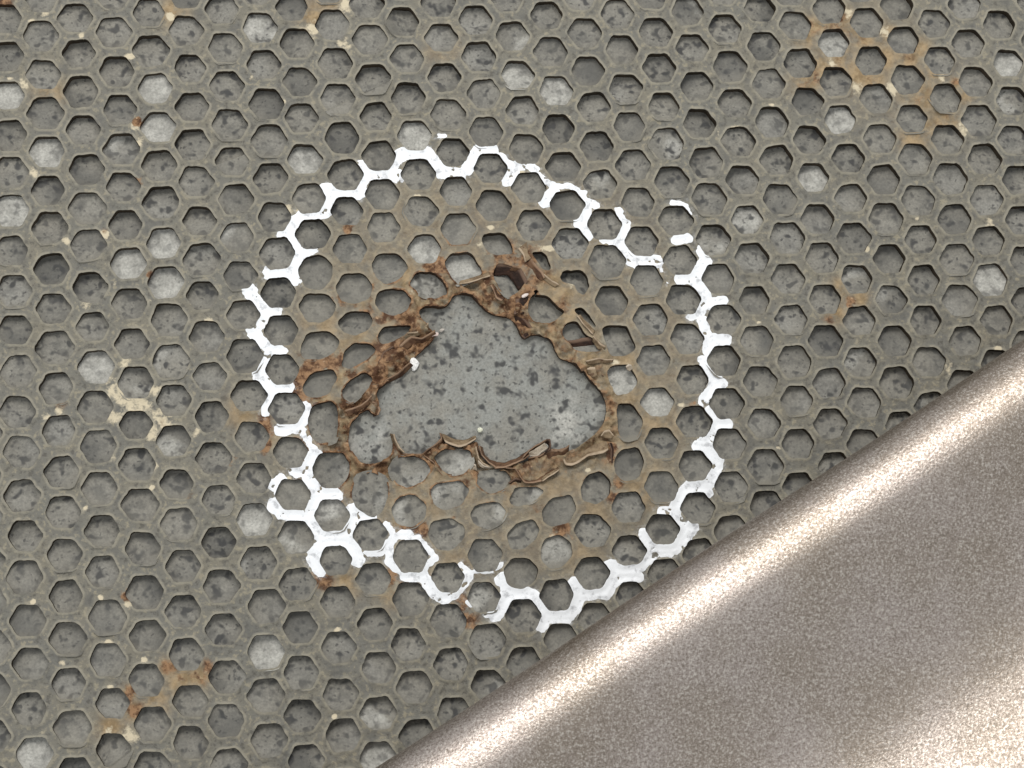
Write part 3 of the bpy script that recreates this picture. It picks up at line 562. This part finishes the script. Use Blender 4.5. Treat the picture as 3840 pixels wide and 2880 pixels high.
for k, cc in enumerate(cells):
    c0 = cc['poly'].mean(0); dist = np.hypot(*(pale_at-c0).T); m = dist.argmin()
    ps = pale_s[m] if dist[m] < .5 else max(0, rng.normal(-.05, .14))
    st = [l for l in step_l if np.hypot(*(l.mean(0)-c0)) < .45]
    nr, na = (16, 60) if st else (5, 24)
    ring = resample(cc['poly'], na) - c0
    dep = DEPTH + np.clip(rng.normal(0, .035), -.08, .06)
    if inside(np.array([c0[0]]), np.array([c0[1]]), shallow)[0]: dep = .07 + .05*rng.random()
    if cc['bent'] and c0[1] > to_plane([(1800,1250)])[0,1]-.2 and c0[0] > to_plane([(1700,1250)])[0,0]: dep = .27
    rad = np.linspace(0, 1.13, nr+1)[1:]
    V = [np.zeros((1,2))] + [ring*r for r in rad]; V = np.concatenate(V); rr = np.r_[0, np.repeat(rad, na)]
    tilt = rng.normal(0, .035, 2); px_, py_ = (V+c0).T
    zz = -dep + V@tilt + .030*fbm(px_, py_, 1.6, 6, 2) + .03*rr**4*rng.random()
    ang = rng.normal(-math.pi/2, .45); low_ = (V@[math.cos(ang), math.sin(ang)])/(np.hypot(*ring.T).mean())
    men = np.clip((low_+.55)/1.6, 0, 1)**1.3*(dep-.01)*(rng.random() < .93)*rng.uniform(.7, 1)
    zz += men
    if st:
        a_, b_ = st[0]; e = (b_-a_)/np.linalg.norm(b_-a_); sdl = (px_-a_[0])*e[1] - (py_-a_[1])*e[0]
        t_ = np.clip((sdl+.012)/.03, 0, 1); zz = zz*(1-t_) + (-.055 + .5*(zz+dep))*t_
    T_ = [(0, 1+i, 1+(i+1) % na) for i in range(na)]
    for r in range(nr-1):
        b0 = 1+r*na; b1 = b0+na
        for i in range(na): j = (i+1) % na; T_ += [(b0+i, b1+i, b1+j), (b0+i, b1+j, b0+j)]
    T_ = np.array(T_); side = rng.normal(0, .9, 2)
    rs = np.clip((zz+.10)/.05, 0, 1)*.3 if st else 0
    at = dict(pale=ps + (V@side)*(.5 if ps > .2 else .12), spots=np.full(len(V), np.clip(rng.normal(.8, .2), .2, 1)), dirt=np.clip((rr-.78)*2.2, 0, .6)*rng.random() + (.35*rng.random() if cc['bent'] else 0) + rs + np.clip(men/dep*1.4-.5, 0, 1)*.9)
    at['bare'] = np.zeros(len(V)); at['tone'] = rng.normal(0, .34) + V@rng.normal(0, .7, 2)
    if ps > .55: at['tone'] = np.abs(at['tone']); at['dirt'] = at['dirt']*.35; at['spots'] = at['spots']*.55; at['pale'] = at['pale']*.5 + ps*.5 + .12
    if k in single:
        build('cell_infill', np.c_[V, zz], T_, MAT_FILL, panel, at, loc=(c0[0], c0[1], 0))
    else:
        rest_v.append(np.c_[V+c0, zz]); rest_t.append(T_+off); rest_a.append(at); off += len(V)
o = build('cell_infill', np.concatenate(rest_v), np.concatenate(rest_t), MAT_FILL, panel, {k: np.concatenate([a[k] for a in rest_a]) for k in ('pale','spots','dirt','bare','tone')})
o['kind'] = 'stuff'

# ------------------------------------------------------------------ torn foil round the hole
def strip(name, tile, A, za, B, zb, mat, n=26, th=.022, bulge=0.0):
    a = resample(ph(tile, A), n, False); b = resample(ph(tile, B), n, False); m = 6
    rows = []
    for k in range(m+1):
        t = k/m; z_ = za*(1-t)+zb*t + bulge*math.sin(math.pi*t)
        P = np.array([to_plane([a[i]*(1-t)+b[i]*t], z_)[0] for i in range(n)])
        zz = z_ + .028*fbm(P[:,0], P[:,1], 4.0, 2, 3)
        P = P + .018*np.stack([fbm(P[:,0], P[:,1], 5, 3, 2), fbm(P[:,0], P[:,1], 5, 5, 2)], 1)
        rows.append(np.c_[P, zz])
    G = np.array(rows)                                            # (m+1, n, 3)
    du = np.gradient(G, axis=1); dv = np.gradient(G, axis=0); N = np.cross(du, dv); N /= np.linalg.norm(N, axis=2, keepdims=True)+1e-9
    if (N[...,2].mean() < 0): N = -N
    F = np.concatenate([G.reshape(-1,3), (G-N*th).reshape(-1,3)]); h = (m+1)*n
    id_ = np.arange(h).reshape(m+1, n); T_ = []
    for i in range(m):
        for j in range(n-1):
            q4 = (id_[i,j], id_[i,j+1], id_[i+1,j+1], id_[i+1,j]); T_ += [q4, tuple(v+h for v in q4[::-1])]
    border = [(id_[0,j], id_[0,j+1]) for j in range(n-1)] + [(id_[i,n-1], id_[i+1,n-1]) for i in range(m)] + [(id_[m,j+1], id_[m,j]) for j in range(n-2,-1,-1)] + [(id_[i+1,0], id_[i,0]) for i in range(m-1,-1,-1)]
    T_ += [(u, u+h, v+h, v) for u, v in border]
    e = np.repeat(np.linspace(1, 0, m+1), n); e = np.where(e > .8, 1.0, e*.35)
    return build(name, F, np.array(T_), mat, panel, dict(edge=np.concatenate([e, e*.5])))
NM = 'torn_strip'
strip(NM,'Lq',[(1290,540),(1380,590),(1550,640),(1700,615),(1820,520),(1900,470)],.08,[(1160,345),(1300,400),(1480,480),(1640,500),(1760,460),(1900,410)],-.16,MAT_TAN)
strip(NM,'Lq',[(420,780),(620,790),(800,790),(900,700),(1080,580),(1200,470),(1170,350)],.03,[(420,880),(620,900),(790,900),(880,860),(1080,720),(1280,650),(1260,450)],-.22,MAT_BROWN)
strip(NM,'Lq',[(210,380),(260,560),(330,670),(420,760)],.02,[(120,360),(180,560),(200,700),(330,790)],-.17,MAT_TAN)
strip(NM,'Lq',[(820,800),(930,900),(1020,960),(1150,1150),(1230,1230),(1400,1235)],.04,[(1000,870),(1060,900),(1140,1040),(1240,1130),(1420,1170)],-.18,MAT_BROWN)
strip(NM,'Lq',[(1905,640),(1930,800),(1960,900),(2040,980),(2200,1060)],.06,[(1830,600),(1850,780),(1890,920),(1930,1070),(2080,1110)],-.1,MAT_TAN)
strip(NM,'Lq',[(1750,1050),(1840,985),(1900,1010)],-.05,[(1800,1120),(1870,1100),(1930,1140)],-.09,MAT_PALE,12)
strip(NM,'Kq',[(90,620),(150,800),(300,980),(440,1070)],.04,[(160,640),(220,800),(310,910),(440,940)],-.18,MAT_BROWN)
strip(NM,'Kq',[(60,930),(180,1040),(330,1070)],.05,[(60,1000),(150,1090),(330,1090)],.0,MAT_PALE,12)
strip(NM,'Kq',[(420,1080),(650,1050),(860,980),(1000,900),(1130,820)],.05,[(400,950),(620,960),(850,880),(1010,770),(1130,700)],-.16,MAT_BROWN)
strip(NM,'Kq',[(1130,830),(1270,870),(1400,760),(1540,660)],.0,[(1130,760),(1250,700),(1380,590),(1450,545)],.06,MAT_PALE)
strip(NM,'Kq',[(1000,860),(1130,720),(1300,600),(1480,490),(1560,470)],.10,[(1080,880),(1160,760),(1340,640),(1470,560),(1580,640)],-.03,MAT_BROWN)
strip(NM,'Kq',[(1480,490),(1560,470),(1590,600),(1560,700)],.12,[(1490,560),(1530,600),(1540,660),(1400,800)],.0,MAT_DARK,14)
strip(NM,'Kq',[(640,1060),(850,1080),(930,1250),(1030,1370),(1200,1390),(1400,1340),(1560,1240),(1750,1110)],.08,[(860,1040),(980,1200),(1060,1310),(1200,1310),(1300,1240),(1450,1150),(1600,1040),(1700,990)],-.16,MAT_BROWN,34)
strip(NM,'Kq',[(1400,1350),(1560,1250),(1760,1110)],.11,[(1360,1310),(1500,1200),(1700,1080)],.02,MAT_TAN,14)
strip(NM,'Kq',[(1130,880),(1340,830),(1500,720),(1600,680),(1700,720),(1950,640)],.03,[(1120,930),(1350,900),(1540,920),(1700,900),(1780,820),(1960,700)],-.10,MAT_BROWN)
strip(NM,'Kq',[(700,1390),(850,1290),(960,1330)],.04,[(760,1460),(860,1420),(950,1400)],-.1,MAT_DARK,12)
strip(NM,'J',[(300,900),(340,1000),(480,1025),(620,950),(780,835),(950,805),(1120,770),(1220,690)],.13,[(330,850),(450,870),(600,790),(760,700),(900,610),(1050,550),(1180,530),(1225,600)],.0,MAT_TAN,34,bulge=-.05)
strip(NM,'J',[(1080,420),(1150,310),(1240,280),(1335,400)],.12,[(1090,450),(1180,470),(1260,480),(1310,470)],.05,MAT_TAN,14)
strip(NM,'J',[(80,690),(250,720),(420,600)],.04,[(230,830),(300,840),(400,740)],-.08,MAT_BROWN,14)
strip(NM,'J',[(1240,560),(1290,700),(1270,850),(1300,970)],.02,[(1310,560),(1340,700),(1330,850),(1320,960)],-.02,MAT_DARK,14)
strip(NM,'I',[(770,240),(850,205),(950,210)],.09,[(800,340),(880,420),(1000,390)],.04,MAT_TAN,12)
strip(NM,'I',[(1585,180),(1650,140),(1700,160)],.06,[(1600,250),(1660,290),(1730,240)],.03,MAT_PALE,12)
strip(NM,'I',[(740,70),(1000,25),(1330,50)],.09,[(800,160),(1000,135),(1310,115)],.03,MAT_TAN,18)
strip(NM,'I',[(1010,150),(1000,300),(1130,380)],-.03,[(1200,150),(1150,250),(1190,330)],-.2,MAT_DARK,14)
strip(NM,'H',[(930,110),(1030,200),(1140,340)],.08,[(690,0),(780,220),(850,380)],-.10,MAT_DARK,20)
strip(NM,'H',[(840,330),(845,430),(930,505),(1040,420)],.0,[(950,270),(960,330),(980,380),(1040,330)],.05,MAT_DARK,16)
strip(NM,'G',[(680,640),(760,660),(830,700)],.07,[(620,760),(700,760),(800,760)],-.05,MAT_BROWN,14)
strip(NM,'G',[(790,300),(900,440),(930,580)],.05,[(960,160),(1000,380),(1060,480)],.07,MAT_TAN,16)
strip(NM,'G',[(1060,480),(1150,600),(1300,780),(1340,900)],.09,[(930,660),(1000,740),(1130,850),(1250,980)],-.02,MAT_BROWN,20)
strip(NM,'G',[(1290,790),(1450,920),(1640,1040)],.08,[(1250,900),(1430,1010),(1560,1100)],.02,MAT_TAN,18)
strip(NM,'G',[(220,1040),(300,1180),(330,1320),(450,1380)],.07,[(290,1000),(390,1200),(420,1240),(560,1260)],-.06,MAT_BROWN,20)
strip(NM,'G',[(740,1330),(760,1480),(700,1650)],.06,[(1040,1290),(960,1450),(920,1650)],-.02,MAT_DARK,18)
strip(NM,'G',[(330,610),(560,615),(830,690)],.0,[(270,850),(580,850),(740,1050)],-.16,MAT_DARK,20)  # dark wall band added so the open cell looks deep and shaded
strip(NM,'G',[(830,700),(930,840),(985,990)],.04,[(600,850),(700,1000),(790,1160)],-.14,MAT_DARK,18)
strip(NM,'B',[(1750,800),(1880,770),(2030,725)],.07,[(1770,765),(1880,735),(2010,690)],.02,MAT_TAN,16)
strip(NM,'N',[(830,560),(960,620),(1030,740),(970,860)],.04,[(760,690),(860,710),(900,800),(880,900)],-.16,MAT_BROWN,18)
strip(NM,'N',[(300,760),(560,690),(760,560),(870,430)],.08,[(380,900),(600,780),(780,660),(880,560)],-.02,MAT_BROWN,22)
strip(NM,'B',[(1240,1330),(1330,1250),(1430,1270),(1545,1195)],.07,[(1290,1390),(1360,1310),(1440,1310),(1560,1250)],-.08,MAT_BROWN,18)
strip(NM,'B',[(1300,1215),(1390,1210),(1490,1130)],.06,[(1330,1250),(1400,1250),(1500,1180)],-.04,MAT_TAN,18)
strip(NM,'B',[(1060,1480),(1100,1390),(1180,1330)],.07,[(1110,1500),(1150,1420),(1210,1370)],-.08,MAT_DARK,14)
strip(NM,'B',[(1100,1640),(1230,1560),(1330,1470)],.06,[(1130,1660),(1270,1590),(1360,1500)],-.12,MAT_BROWN,16)
strip(NM,'F',[(700,1240),(760,1310),(810,1330)],.08,[(690,1290),(740,1360),(800,1370)],-.04,MAT_TAN,14)
strip(NM,'F',[(480,1290),(620,1260),(700,1245)],-.06,[(520,1370),(640,1385),(760,1370)],-.22,MAT_DARK,18)
strip(NM,'F',[(560,1070),(620,1150),(700,1230)],.05,[(590,1060),(660,1140),(720,1200)],.02,MAT_TAN,14)

# ------------------------------------------------------------------ loose chips lying in the hole
def chip(name, tile, pts, zb, h, mat, label):
    q = smooth(to_plane(ph(tile, pts), zb), 18, 1); c0 = q.mean(0); r = q-c0; V = []
    for s_, z_ in ((.80,0),(1.0,h*.45),(.93,h*.8),(.55,h)): V.append(np.c_[r*s_*(1+rng.normal(0,.05,(18,1))), np.full(18, z_)+rng.normal(0,h*.07,18)])
    V = np.concatenate(V + [np.array([[0,0,h*1.02]])]); T_ = []
    for k in range(3):
        for i in range(18): j = (i+1) % 18; a_, b_ = k*18+i, k*18+j; T_ += [(a_, b_, b_+18), (a_, b_+18, a_+18)]
    T_ += [(54+i, 54+(i+1) % 18, 72) for i in range(18)]
    o = build(name, V, np.array(T_), mat, None, None, loc=(c0[0], c0[1], zb), smooth_=False)
    o['label'] = label; o['category'] = 'chip'; o['group'] = 'loose chips in the hole'; return o
fl = -.22
chip('paint_chip','Mq',[(90,930),(140,890),(210,930),(290,1000),(280,1060),(250,1130),(190,1180),(140,1150),(100,1060)],fl+.0,.12,chip_material('white_chip',(.86,.86,.84)),'bright white chip lying at the left edge of the bare grey floor')
chip('foil_chip','Mq',[(460,500),(530,430),(610,365),(690,380),(690,450),(600,460),(520,490)],fl+.1,.1,chip_material('pink_chip',(.70,.58,.53)),'pale pinkish chip on the rusty crumpled foil above the white chip')
chip('foil_chip','Mq',[(700,320),(760,290),(815,300),(790,350),(720,385)],fl+.02,.08,chip_material('grey_chip',(.55,.51,.46)),'tiny pale grey chip at the tip of the pinkish chip')
chip('resin_bead','Lq',[(1930,270),(1970,240),(2030,250),(2050,310),(2010,355),(1950,350)],fl+.03,.12,chip_material('cream_bead',(.85,.86,.70)),'tiny cream bead on the grey floor above the torn lower edge')
chip('foil_chip','G',[(850,1300),(890,1240),(960,1220),(1010,1230),(970,1290),(900,1325)],.04,.06,chip_material('light_chip',(.72,.64,.60)),'small light chip stuck on the dark rusty rim at the top')

# ------------------------------------------------------------------ rounded metal edge across the corner
ZS = 3.4
e1, e2 = to_plane([(1407,2880),(3840,1275)], ZS)
ax = (e2-e1)/np.linalg.norm(e2-e1); pw = np.array([ax[1], -ax[0]])
RW, RH = 1.30, .95
prof = [(1.7,.03),(1.3,.6),(.8,1.6),(.30,2.6),(.08,3.05)] + [(RW-RW*math.cos(t), ZS+RH*math.sin(t)) for t in np.linspace(0, math.pi/2, 26)]
tx = [RW, 1.7, 2.2, 3.0, 4.0, 5.0, 5.8, 6.6, 7.5, 8.5, 10.0, 14.0]; tz = [0, -.06, -.20, -.45, -.70, -.82, -.78, -.60, -.31, .03, .56, 2.0]
uu = np.linspace(RW, 14, 70)[1:]
def herm(xs, ys, q):
    xs = np.array(xs); ys = np.array(ys); m = np.gradient(ys, xs); m[0] = 0; k = np.clip(np.searchsorted(xs, q)-1, 0, len(xs)-2)
    h = xs[k+1]-xs[k]; t = (q-xs[k])/h
    return (2*t**3-3*t**2+1)*ys[k] + (t**3-2*t**2+t)*h*m[k] + (-2*t**3+3*t**2)*ys[k+1] + (t**3-t**2)*h*m[k+1]
zt = herm(tx, tz, uu)
prof += [(u_, ZS+RH+v_) for u_, v_ in zip(uu, zt)]
prof += [(14.0, .03)]
prof = np.array(prof); nl = 90
ss = np.linspace(-7, np.linalg.norm(e2-e1)+7, nl)
G = np.array([[np.r_[e1 + ax*s_ + pw*(w_ + .02*math.sin(s_*.6)), z_] for w_, z_ in prof] for s_ in ss]); npf = len(prof)
id_ = np.arange(nl*npf).reshape(nl, npf)
Q = np.stack([id_[:-1,:-1].ravel(), id_[:-1,1:].ravel(), id_[1:,1:].ravel(), id_[1:,:-1].ravel()], 1)
nrm = np.cross(G[1,20]-G[0,20], G[0,21]-G[0,20])
if nrm[2] > 0: Q = Q[:, ::-1]
Q = Q if np.cross(G[0,21]-G[0,20], G[1,21]-G[0,21])[2] > 0 else Q[:, ::-1]
lip = build('metal_edge', G.reshape(-1,3), Q, MAT_METAL)
lip['label'] = 'rounded satin metal edge crossing the lower corner in front of the honeycomb panel'; lip['category'] = 'metal edge'
